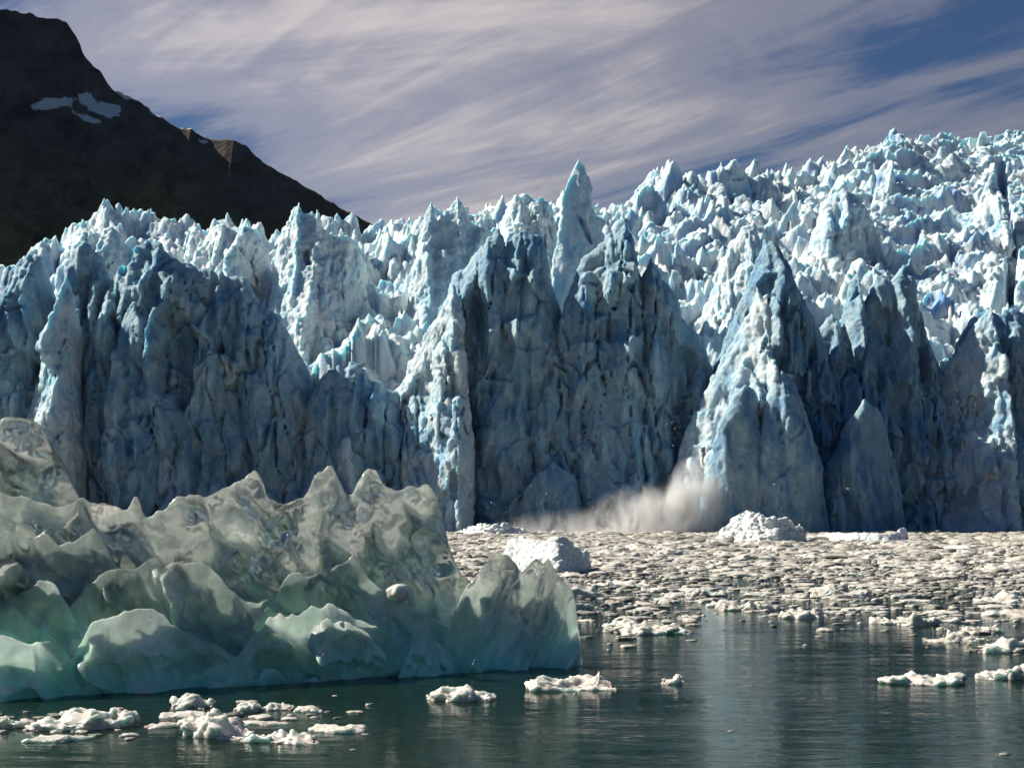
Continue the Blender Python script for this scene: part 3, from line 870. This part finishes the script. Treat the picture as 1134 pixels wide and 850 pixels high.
def iceberg():
    vox = 0.025
    xa, xb = -11.6, 1.75
    ya, yb_ = 23.2, 33.5
    za, zb = -0.35, 5.3
    x = np.arange(xa, xb, vox); y = np.arange(ya, yb_, vox); z = np.arange(za, zb, vox)
    Fld = np.full((len(x), len(y), len(z)), 3.0, np.float32)
    Core = np.full_like(Fld, 3.0)
    XX, ZZ = np.meshgrid(x, z, indexing='ij')

    def fin(prof, off, lf, lb, seed, A=0.16, cell=(0.85, 1.1), cap=0.10, tilt=0.35, zfloor=None, sm=0.0, lift=0.0):
        """ridge of ice with scooped hollows melted into its face; its foot follows the berg's waterline"""
        P = []
        for px, py in prof:
            Yc = front_Y(px) + off
            P.append(at(px, py, Yc))
        P = np.array(sorted(P))
        zc = np.interp(x, P[:, 0], P[:, 1], left=-4, right=-4)
        # soften straight trace segments
        ker = np.ones(5) / 5
        zc = np.convolve(np.pad(zc, 2, mode='edge'), ker, 'valid')
        zc = zc + 0.20 * (np.abs(vn2(x / 0.33, x * 0, seed)) - 0.4) + 0.05 * vn2(x / 0.11, x * 0, seed + 3)
        pxx = CX + x / 26.0 * F
        for _ in range(3):
            pxx = CX + x / (front_Y(pxx) + off) * F
        yc = (front_Y(pxx) + off)[:, None] + 0.22 * fbm2(XX / 1.6, ZZ / 2.4, 2, seed + 2)
        D = zc[:, None] - ZZ
        Dp = np.maximum(D, 0)
        u = XX + tilt * ZZ + 0.25 * fbm2(XX, ZZ, 2, seed + 4)
        v = ZZ + 0.2 * fbm2(XX, ZZ, 2, seed + 6)
        f1, f2, c = worley2(u / (cell[0] * 0.78), v / (cell[1] * 0.8), int(seed))
        g1, g2, c2 = worley2(u / (cell[0] * .42), v / (cell[1] * .5), int(seed) + 3)
        dish = 5.0 * A * (np.minimum(f1, 1.0) ** 2 * 2.0 - 0.6) + A * 1.3 * (g1 ** 2 * 2 - 0.6)
        dish = dish * np.clip(Dp / 0.7, 0, 1)
        rd = cap * np.sqrt(np.minimum(Dp, 1.0))
        yf = yc - lf * D - rd - dish + 0.10 * fbm2(XX / 2.2, ZZ / 2.8, 2, seed + 8) * np.clip(Dp, 0, 1)
        ybk = yc + lb * D + rd * 0.6 + dish * 0.8
        f = np.maximum(yf[:, None, :] - y[None, :, None], y[None, :, None] - ybk[:, None, :]).astype(np.float32)
        if zfloor is not None:
            f = np.maximum(f, (zfloor - ZZ + 0.12 * vn2(XX / 0.15, ZZ * 0, 3.0))[:, None, :].astype(np.float32))
        np.minimum(Fld, f, out=Fld)
        mid = (yf + ybk) / 2
        cs = np.maximum(np.abs(y[None, :, None] - mid[:, None, :]) - 0.028 - 0.03 * np.minimum(Dp, 1.2)[:, None, :], (0.03 - D)[:, None, :]).astype(np.float32)
        if zfloor is None:
            np.minimum(Core, cs, out=Core)

    # hindmost pinnacle at the left edge
    fin([(-110, 700), (-90, 520), (-40, 500), (-15, 470), (0, 464), (14, 461), (26, 461), (36, 466), (50, 468), (56, 482), (60, 497), (72, 513), (82, 530), (90, 546), (100, 580), (112, 700)],
        5.2, 0.16, 0.30, 3.0, A=0.14, cell=(1.2, 1.5))
    # main jagged ridge
    fin([(-110, 720), (-100, 560), (-40, 552), (0, 540), (30, 548), (60, 556), (90, 548), (112, 552), (130, 553), (137, 560), (145, 549), (151, 543), (156, 556), (160, 573), (182, 565), (198, 549), (212, 544), (222, 546),
         (240, 541), (256, 537), (270, 530), (277, 520), (284, 515), (289, 528), (296, 545), (306, 551), (320, 554), (336, 546), (344, 535), (350, 521), (360, 515), (370, 517), (377, 530),
         (382, 546), (390, 545), (398, 530), (406, 516), (413, 512), (419, 519), (426, 533), (440, 541), (454, 540), (466, 533), (476, 529), (480, 538), (484, 546), (486, 560), (490, 580), (497, 606), (505, 628),
         (520, 640), (540, 720)], 3.3, 0.14, 0.30, 7.0, A=0.17, cell=(0.8, 1.25))
    # middle ridges
    fin([(-110, 720), (-60, 600), (-20, 590), (10, 583), (35, 592), (50, 585), (62, 600), (90, 592), (105, 580), (115, 590), (125, 612), (140, 640), (160, 720)], 2.3, 0.16, 0.34, 9.0, A=0.15, cell=(0.9, 1.2))
    fin([(40, 740), (78, 664), (90, 655), (102, 645), (113, 637), (128, 632), (142, 628), (160, 622), (178, 618), (196, 617), (207, 617), (224, 620), (236, 624), (246, 632), (256, 648), (266, 658),
         (284, 662), (302, 661), (310, 645), (320, 632), (328, 629), (344, 636), (358, 635), (370, 632), (384, 620), (391, 603), (397, 618), (410, 640), (430, 654), (455, 668), (480, 680), (520, 720), (540, 760)],
        1.55, 0.20, 0.38, 11.0, A=0.14, cell=(0.75, 0.95))
    fin([(-110, 760), (-60, 690), (0, 664), (22, 650), (46, 638), (62, 646), (76, 660), (84, 680), (110, 770)], 1.45, 0.20, 0.38, 13.0, A=0.13, cell=(0.8, 1.0))
    # lowest ledge
    fin([(60, 770), (82, 722), (92, 704), (98, 690), (104, 681), (122, 680), (140, 675), (158, 672), (172, 675), (184, 684), (200, 690), (222, 700), (244, 712), (264, 724), (284, 738), (300, 770)],
        0.6, 0.22, 0.4, 15.0, A=0.12, cell=(0.7, 0.9))
    fin([(-110, 790), (-60, 740), (0, 700), (20, 706), (55, 704), (75, 716), (100, 780)], 0.55, 0.22, 0.4, 17.0, A=0.12, cell=(0.7, 0.9))
    fin([(240, 790), (262, 720), (290, 690), (318, 676), (345, 672), (368, 664), (385, 676), (410, 690), (440, 700), (470, 705), (500, 716), (520, 780)], 0.68, 0.20, 0.4, 19.0, A=0.13, cell=(0.8, 0.9))
    # blade of ice at the right end
    fin([(478, 760), (492, 712), (503, 676), (514, 650), (524, 636), (536, 620), (544, 611), (551, 604), (558, 608), (564, 618), (574, 629), (582, 627), (590, 617), (597, 622), (602, 627), (608, 616), (613, 622),
         (619, 636), (628, 644), (635, 655), (639, 668), (642, 690), (645, 730), (648, 790)], 0.75, 0.10, 0.16, 21.0, A=0.10, cell=(0.55, 1.9), tilt=-0.4, cap=0.10)
    fin([(430, 770), (446, 735), (456, 704), (466, 690), (474, 700), (482, 720), (500, 770)], 0.40, 0.25, 0.4, 23.0, A=0.1, cell=(0.4, 0.6))
    # overhanging block with the dark hollow under it
    fin([(330, 760), (338, 715), (346, 690), (356, 682), (372, 684), (392, 690), (408, 700), (424, 716), (436, 760)], 0.22, 0.10, 0.5, 25.0, A=0.10, cell=(0.5, 0.8), zfloor=0.36)
    fin([(200, 790), (240, 752), (300, 742), (360, 748), (430, 750), (480, 740), (560, 742), (600, 750), (640, 790)], 0.45, 0.5, 0.5, 27.0, A=0.10, cell=(0.5, 0.6))
    np.clip(Fld, -0.6, 0.6, out=Fld)
    # round hollows melted into the ice: where they meet they leave thin sharp ridges
    rr = np.random.default_rng(11)
    for count, r0, r1, cut in ((40, 0.40, 0.70, 0.34), (150, 0.17, 0.36, 0.34), (350, 0.06, 0.13, 0.34)):
        for _ in range(count):
            ix = rr.integers(3, len(x) - 3)
            iz = rr.integers(8, len(z) - 3)
            colm = np.nonzero(Fld[ix, :, iz] < 0)[0]
            if not len(colm):
                continue
            r = rr.uniform(r0, r1)
            # thin crests are only grazed, so the outline of the berg stays whole
            up = min(len(z) - 1, iz + int(r * 1.2 / vox))
            yy = colm[0]
            run = np.argmax(Fld[ix, yy:, iz] >= 0) * vox or len(colm) * vox
            top = np.count_nonzero(Fld[ix, :, up] < 0) * vox
            if top == 0 or (x[ix] > -1.1 and r > 0.3):
                continue
            thin_ = min(run, top * 1.5 + 0.12)
            r = min(r, 0.25 + 1.3 * thin_)
            R3 = np.array([r * rr.uniform(0.7, 1.1), r, r * rr.uniform(1.0, 1.7)])
            dep = min(r * cut * rr.uniform(0.5, 1.1), 0.3 * thin_)
            c = np.array([x[ix], y[colm[0]] - r + dep, z[iz] + 0.1])
            lo = [max(0, int((c[a] - R3[a] - (xa, ya, za)[a]) / vox) - 2) for a in range(3)]
            hi = [min(Fld.shape[a], int((c[a] + R3[a] - (xa, ya, za)[a]) / vox) + 3) for a in range(3)]
            if any(h <= l for l, h in zip(lo, hi)):
                continue
            gx = (x[lo[0]:hi[0], None, None] - c[0]); gy = (y[None, lo[1]:hi[1], None] - c[1]); gz = (z[None, None, lo[2]:hi[2]] - c[2])
            tl = 0.35
            gx2 = gx + tl * gz
            d = (1 - np.sqrt((gx2 / R3[0]) ** 2 + (gy / R3[1]) ** 2 + (gz / R3[2]) ** 2)) * r
            sub = Fld[lo[0]:hi[0], lo[1]:hi[1], lo[2]:hi[2]]
            np.maximum(sub, d.astype(np.float32), out=sub)
    np.minimum(Fld, Core, out=Fld)
    # light smoothing of the field rounds the melted edges
    for ax in range(3):
        G = Fld.copy()
        sl = [slice(None)] * 3; s0 = list(sl); s1 = list(sl); sc = list(sl)
        sc[ax] = slice(1, -1); s0[ax] = slice(0, -2); s1[ax] = slice(2, None)
        Fld[tuple(sc)] = 0.8 * G[tuple(sc)] + 0.1 * (G[tuple(s0)] + G[tuple(s1)])
    me = poly_mesh(Fld, (xa, ya, za), vox, 'iceberg', M_BERG)
    rough_up(me, [(0.05, 0.6, 1.0, 2), (0.012, 0.18, 1.0, 2), (0.003, 0.07, 1.0, 1)], 3.0, billow=False)
    o = link('iceberg', me)
    tag(o, 'clear green-grey iceberg with wavy pointed crests in front of the glacier', 'iceberg')


iceberg()


# ------------------------------------------------------------------ floes and brash
def ico(sub):
    bm = __import__('bmesh').new()
    __import__('bmesh').ops.create_icosphere(bm, subdivisions=sub, radius=1.0)
    v = np.array([p.co[:] for p in bm.verts])
    f = np.array([[p.index for p in q.verts] for q in bm.faces])
    bm.free()
    return v, f


ICO = {s: ico(s) for s in (1, 2, 3, 4, 5)}


def floe_shape(sub, sx, sy, h, seed, lump=0.35):
    """a flat lump of ice afloat: raised knobs on top, a keel below the water"""
    v, f = ICO[sub]
    p = v.copy()
    ang = np.arctan2(p[:, 1], p[:, 0])
    rim = 1 + 0.22 * np.sin(2 * ang + seed) + 0.14 * np.sin(3 * ang + seed * 2.3) + 0.18 * fbm3(p, 1.3, 3, seed * 3.7)
    q = np.sign(p) * np.abs(p) ** np.array([0.85, 0.85, 0.6])
    p = q * np.array([1, 1, 1]) * np.stack([rim, rim, np.ones_like(rim)], -1)
    rag = fbm3(v * np.array([sx, sy, h]) / max(0.22 * sx, 0.05), 1.0, 3, seed) * (0.26 if sub > 2 else 0.2)
    p = p * (1 + rag)[:, None]
    top = fbm3(p * np.array([sx, sy, 0.2]) / max(h * 2.4, 0.12), 1.0, 3, seed * 1.9)
    z = np.where(p[:, 2] > -0.15, h * (p[:, 2] * 0.55 + np.clip(p[:, 2], 0, 1) * (0.25 + lump * 1.7 * np.clip(top + 0.15, -0.25, 1))), p[:, 2] * h * 0.5)
    return np.stack([p[:, 0] * sx, p[:, 1] * sy, z], -1), f


def lump_shape(sub, h, seed):
    """a small knobbly fragment"""
    v, f = ICO[sub]
    p = v * (1 + 0.55 * fbm3(v, 1.6, 2, seed))[:, None]
    p[:, 0] *= 1.15
    p[:, 1] *= 0.8
    p[:, 2] = np.where(p[:, 2] > 0, p[:, 2] * h * 1.3, p[:, 2] * 0.3)
    return p, f


def floe(px, py, w, h, label, seed, mat=None, sub=4, name='ice_floe', cat='ice floe', group='larger floes afloat', lump=0.9, depth=0.7):
    """px, py: centre of its waterline in the photograph; w, h: size in pixels"""
    Y = water_Y(py)
    x = (px - CX) / F * Y
    sx, hh = w / F * Y / 2, h / F * Y
    p, f = floe_shape(sub, sx, min(sx * depth, 1.6 + sx * 0.3), hh * 0.5, seed, lump)
    me = make_mesh(name, p, f, mat or M_CLEAN)
    rough_up(me, [(0.05 + 0.05 * sx, 0.30, 1.6, 3), (0.025, 0.10, 1, 2)], seed)
    o = link(name, me, None, (x, Y + min(sx * depth, 1.6) * 0.6, 0))
    tag(o, label, cat, group)
    return o


FLOES = [
    (715, 702, 80, 14, 'pale grey ice floe alone at the near edge of the brash, right of the iceberg'),
    (745, 757, 30, 12, 'lone small blocky ice floe in dark open water right of the iceberg'),
    (634, 764, 86, 22, 'humped grey ice floe floating just under the right tip of the iceberg'),
    (512, 776, 66, 18, 'frothy pinkish ice floe in front of the iceberg right of its overhang'),
    (240, 815, 84, 28, 'ice floe with a tall central hump, nearest before the iceberg'),
    (93, 806, 118, 22, 'long smooth white ice floe in front of the iceberg near the left edge'),
    (10, 806, 36, 24, 'short rounded ice floe beside the end of the long smooth floe'),
    (308, 822, 74, 12, 'low flat grey ice floe in front of and right of the humped floe'),
    (210, 784, 56, 14, 'frothy ice floe close under the face of the iceberg'),
    (274, 788, 30, 14, 'small round ice floe touching the frothy floe near the iceberg'),
    (308, 786, 30, 10, 'small oval ice floe right of the small round floe'),
    (1010, 692, 60, 18, 'bright knobbly ice floe at the dark water edge on the right'),
    (1070, 710, 46, 12, 'rounded ice floe in the right cluster, left of the large grey block'),
    (1124, 722, 66, 22, 'large grey translucent ice block at the right edge of the water'),
    (1030, 758, 74, 16, 'flat wet ice floe with small upright lumps, nearest on the right'),
    (1122, 752, 70, 20, 'wedge shaped ice floe rising toward the right edge'),
    (890, 684, 60, 14, 'long level ice floe at the near edge of the brash ice'),
    (835, 676, 58, 16, 'knobbly ice floe left of the long level floe at the brash edge'),
    (930, 662, 56, 16, 'bright crusted ice floe in the brash behind the long level floe'),
    (1116, 668, 56, 14, 'whitish domed ice floe in the brash by the right edge'),
    (1092, 700, 50, 8, 'thin ice floe behind the large grey block on the right'),
    (780, 660, 40, 8, 'low smooth ice floe in the middle of the brash'),
    (690, 650, 60, 9, 'flat floe in the brash below the blue-white bergy bit'),
    (1052, 640, 44, 9, 'pale hummock of ice in the right part of the brash'),
    (945, 637, 28, 6, 'pale floe with a black band of shadowed water around its near rim'),
]
for i, (px, py, w, h, lab) in enumerate(FLOES):
    floe(px, py, w, h, lab, 3.3 + 1.7 * i, sub=5)


# bergy bits farther out, each a body of its own
def bergy(prof, Y, label, seed, lf=0.8, lb=0.8, rough=0.35, vox=None, mat=None, lump_wl=1.2, cap=0.4):
    vox = vox or max(0.04, Y / F * 1.2)
    P = [at(a, b, Y) for a, b in prof]
    f, org, _ = serac_field(P, Y, lf, lb, vox, seed, flute=0.12, jag=0.10, cap=cap, zmin=-0.6, worlds=True)
    me = poly_mesh(f, org, vox, 'bergy_bit', mat or M_WHITE)
    rough_up(me, [(rough, lump_wl, 1, 3), (rough * 0.4, lump_wl * 0.35, 1, 2)], seed)
    x0 = float(np.mean([a for a, _ in P]))
    me.transform(__import__('mathutils').Matrix.Translation((-x0, -Y, 0)))
    o = link('bergy_bit', me, None, (x0, Y, 0))
    tag(o, label, 'small iceberg', 'small icebergs in the brash')
    return o


bergy([(800, 604), (804, 592), (812, 580), (822, 568), (830, 563), (838, 565), (846, 568), (852, 572), (860, 570), (868, 575), (880, 574), (888, 582), (896, 580), (904, 588), (910, 604)], 182,
      'tall lumpy white bergy bit in front of the dark cliff right of the spray', 5.5, rough=0.55, lump_wl=1.6)
bergy([(908, 604), (914, 594), (930, 590), (960, 589), (990, 590), (998, 588), (1002, 584), (1010, 583), (1016, 587), (1020, 604)], 187,
      'long low ice slab with a cube-like lump at its right end', 7.1, rough=0.2)
bergy([(555, 622), (562, 600), (580, 596), (600, 598), (608, 594), (622, 592), (634, 597), (642, 608), (652, 612), (660, 622), (662, 640)], 82,
      'smooth pale blue bergy bit behind the iceberg blade casting a dark shadow', 9.4, rough=0.16, lump_wl=0.9, lf=0.6, cap=0.5)
bergy([(492, 596), (505, 588), (522, 582), (536, 578), (552, 580), (566, 581), (580, 584), (592, 590), (600, 596)], 255,
      'low bluish heap of ice rubble at the foot of the cliff behind the iceberg', 11.2, rough=0.5, lump_wl=1.6)
bergy([(1044, 618), (1050, 608), (1060, 603), (1072, 603), (1084, 607), (1100, 609), (1112, 618)], 140,
      'smooth rounded white bergy bit low in the brash at right', 13.8, rough=0.08, lump_wl=2.0)
bergy([(1098, 602), (1104, 595), (1112, 596), (1118, 594), (1123, 595), (1126, 602)], 225,
      'tiny two-humped white bergy bit at the cliff foot near the right edge', 15.3, rough=0.15)
bergy([(1066, 604), (1074, 595), (1082, 594), (1090, 604)], 225,
      'tiny white bergy bit left of the two-humped one at the cliff foot', 17.7, rough=0.03)

# the white stone-like chunk lying on the clear iceberg
def chunk():
    v, f = ICO[4]
    p = v * np.array([0.23, 0.22, 0.19]) * (1 + 0.3 * fbm3(v, 1.2, 3, 3.0))[:, None]
    Y = front_Y(443) + 0.62
    x, z = at(443, 656, Y)
    o = link('ice_chunk', make_mesh('ice_chunk', p, f, M_CLEAN), None, (x, Y - 0.25, z))
    tag(o, 'small white rounded ice chunk lodged on the face of the clear iceberg', 'ice chunk')


chunk()


def brash_density(px, py):
    """how closely the brash covers the water, 0..1"""
    edge = interp(px, [(-300, 690), (400, 690), (640, 712), (760, 700), (790, 672), (860, 678), (960, 680), (1000, 684), (1040, 706), (1134, 735), (1500, 740)])
    d = sstep(edge + 26, edge - 22, py)
    thin = np.interp(py, [588, 615, 650, 690, 740], [1.0, 0.88, 0.52, 0.38, 0.25])
    near = 0.5 * np.exp(-((py - 796) / 20.0) ** 2) * (px < 410)
    stray = 0.005
    return np.maximum(np.maximum(d * thin, near), stray)


def brash():
    kinds1 = [lump_shape(1, 0.42, 180.0 + 2.9 * k) for k in range(12)]
    kinds3 = [floe_shape(3, 1, 0.75 + 0.1 * (k % 3), 0.36, 40.0 + 2.9 * k, 0.6) for k in range(10)]
    kinds2 = [lump_shape(2, 0.42, 80.0 + 2.9 * k) for k in range(12)]
    nmax = 300000
    u = RNG.random(nmax)
    Y = np.sqrt(17.5 ** 2 + u * (292 ** 2 - 17.5 ** 2))
    px = RNG.uniform(-260, 1400, nmax)
    X = (px - CX) / F * Y
    py = HZ + F * CH / Y
    clump = 0.5 + 0.9 * fbm2(X / 9, Y / 5, 4, 5.0)
    dens = brash_density(px, py)
    wob = 26 * fbm2(X / 7, Y / 5, 3, 31.0) * (py > 640)
    dens = brash_density(px, py + wob)
    keep = RNG.random(nmax) < np.clip(dens * (0.25 + 1.4 * clump), 0, 1)
    # nothing inside the clear iceberg
    inside = (px < 655) & (Y > front_Y(px) - 0.2) & (Y < front_Y(px) + 5.5)
    keep &= ~inside
    X, Y, px, py = X[keep], Y[keep], px[keep], py[keep]
    size = np.exp(RNG.normal(-2.35, 0.78, len(X))) * (0.6 + Y / 150)
    size = np.clip(size, 0.05, 1.5)
    size = np.where(Y < 45, np.minimum(size, 0.45), size)
    flat = RNG.uniform(0.25, 1.0, len(X))
    vis = (px > 0) & (px < 1134)
    score = np.where(vis, size / Y, 0)
    order = np.argsort(-score)
    singles = set(order[:230].tolist())
    # the ones that show largest are objects of their own
    meshes = []
    for k in range(14):
        p, f = floe_shape(4, 1, 0.6 + 0.1 * (k % 4), 0.34, 120 + 3.1 * k, 0.7)
        meshes.append(make_mesh('ice_floe', p, f, M_CLEAN))
        rough_up(meshes[-1], [(0.16, 0.5, 1.6, 3)], k)
    for j, i in enumerate(order[:230]):
        o = bpy.data.objects.new('ice_floe', meshes[j % 14])
        o.location = (X[i], Y[i], 0)
        o.rotation_euler = (0, 0, RNG.uniform(-0.5, 0.5) + (math.pi if RNG.random() < .5 else 0))
        s = size[i]
        o.scale = (s, s * 0.9, s * flat[i])
        tag(o, 'small grey-white ice floe adrift among the brash ice', 'ice floe', 'small floes adrift in the brash')
        COL.objects.link(o)
    V, Fc, off, W = [], [], 0, []
    for i in order[230:]:
        a = RNG.uniform(-0.6, 0.6)
        p, f = (kinds3 if size[i] / Y[i] > 0.004 else kinds2 if size[i] / Y[i] > 0.0015 else kinds1)[i % 10]
        s = size[i]
        c, sn = math.cos(a), math.sin(a)
        q = np.empty_like(p)
        q[:, 0] = (p[:, 0] * c - p[:, 1] * sn) * s + X[i]
        q[:, 1] = (p[:, 0] * sn + p[:, 1] * c) * s + Y[i]
        q[:, 2] = p[:, 2] * s * flat[i]
        V.append(q); Fc.append(f + off); off += len(p)
        W.append(np.full(len(p), RNG.random() ** 2 * 0.95))
    bme = make_mesh('brash_ice', np.concatenate(V), np.concatenate(Fc), M_FLOE)
    set_attr(bme, 'slush', np.concatenate(W))
    o = link('brash_ice', bme)
    tag(o, 'dense field of silty brash ice fragments covering the water before the cliff', 'brash ice', kind='stuff')


brash()

# ------------------------------------------------------------------ spray of the calving
def spray():
    Y = 272.0
    x, z = at(690, 590, Y)
    v, f = ICO[4]
    p = v * np.array([27.0, 4.6, 13.5])
    p[:, 2] *= 1 + 1.1 * np.exp(-((p[:, 0] - 17.5) / 4.5) ** 2)
    p[:, 2] = np.maximum(p[:, 2], -0.3) + 0.35
    o = link('spray_cloud', make_mesh('spray_cloud', p, f, mat_spray()), None, (x, Y, 0))
    tag(o, 'pale cloud of spray thrown up where ice has just fallen at the cliff foot', 'spray', kind='stuff')
    # flying droplets and crumbs of ice
    r = np.random.default_rng(3)
    iv, if_ = ICO[2]
    V, Fc, off = [], [], 0
    for k in range(260):
        if k < 90:
            t = r.random() ** 1.4
            px = 770 - t * 20 + r.normal(0, 9) + 10 * math.sin(t * 3)
            py = 575 - t * 110 + r.normal(0, 8)
        else:
            px = r.uniform(540, 790); py = 585 - abs(r.normal(0, 26))
        Yk = Y - 2 + r.normal(0, 1.5)
        a, b = at(px, py, Yk)
        s = 0.04 + 0.08 * r.random() ** 3
        q = iv * s * r.uniform(0.6, 1.2, 3) + np.array([a, Yk, max(b, 0.1)])
        V.append(q); Fc.append(if_ + off); off += len(iv)
    o = link('ice_splash', make_mesh('ice_splash', np.concatenate(V), np.concatenate(Fc), M_WHITE))
    tag(o, 'flying ice crumbs and droplets above the spray cloud', 'ice splash', kind='stuff')


spray()


# ------------------------------------------------------------------ gulls
def gull(px, py, Y, heading, label):
    x, z = at(px, py, Y)
    g = empty('gull', (x, Y, z))
    g.rotation_euler = (0, 0.15, heading)
    tag(g, label, 'gull', 'gulls low over the ice')
    v, f = ICO[3]
    p = v * np.array([0.24, 0.085, 0.08])
    p[:, 1:] *= (1 - 0.55 * np.clip(-p[:, :1] / 0.24, 0, 1))
    p[:, 2] += 0.03 * (p[:, 0] > 0.12)
    link('body', make_mesh('body', p, f, M_GULL), g)
    for s in (-1, 1):
        st = [(0.0, 0.05, 0.03, 0.16), (0.0, 0.28, 0.13, 0.15), (-0.02, 0.45, 0.12, 0.11), (-0.10, 0.66, 0.06, 0.03)]
        pts, q = [], []
        for (cx, cy, cz, ch) in st:
            for (dx, dz) in ((ch / 2, 0), (0, 0.012), (-ch / 2, 0), (0, -0.012)):
                pts.append((cx + dx, s * cy, cz + dz))
        for a in range(len(st) - 1):
            for b in range(4):
                q.append((a * 4 + b, a * 4 + (b + 1) % 4, a * 4 + 4 + (b + 1) % 4, a * 4 + 4 + b))
        q.append((12, 13, 14, 15))
        link('wing', make_mesh('wing', np.array(pts), np.array(q), M_GULL), g)


gull(1038, 588, 215, 0.3, 'white gull low over the brash between the ice slab and the tiny bergy bits')
gull(1060, 590, 215, 2.9, 'white gull low over the brash just left of the tiny bergy bits')
gull(857, 536, 250, 0.5, 'white gull flying before the dark cliff above the tall lumpy bergy bit')
gull(939, 541, 260, 2.6, 'white gull flying before the dark cliff above the long ice slab')
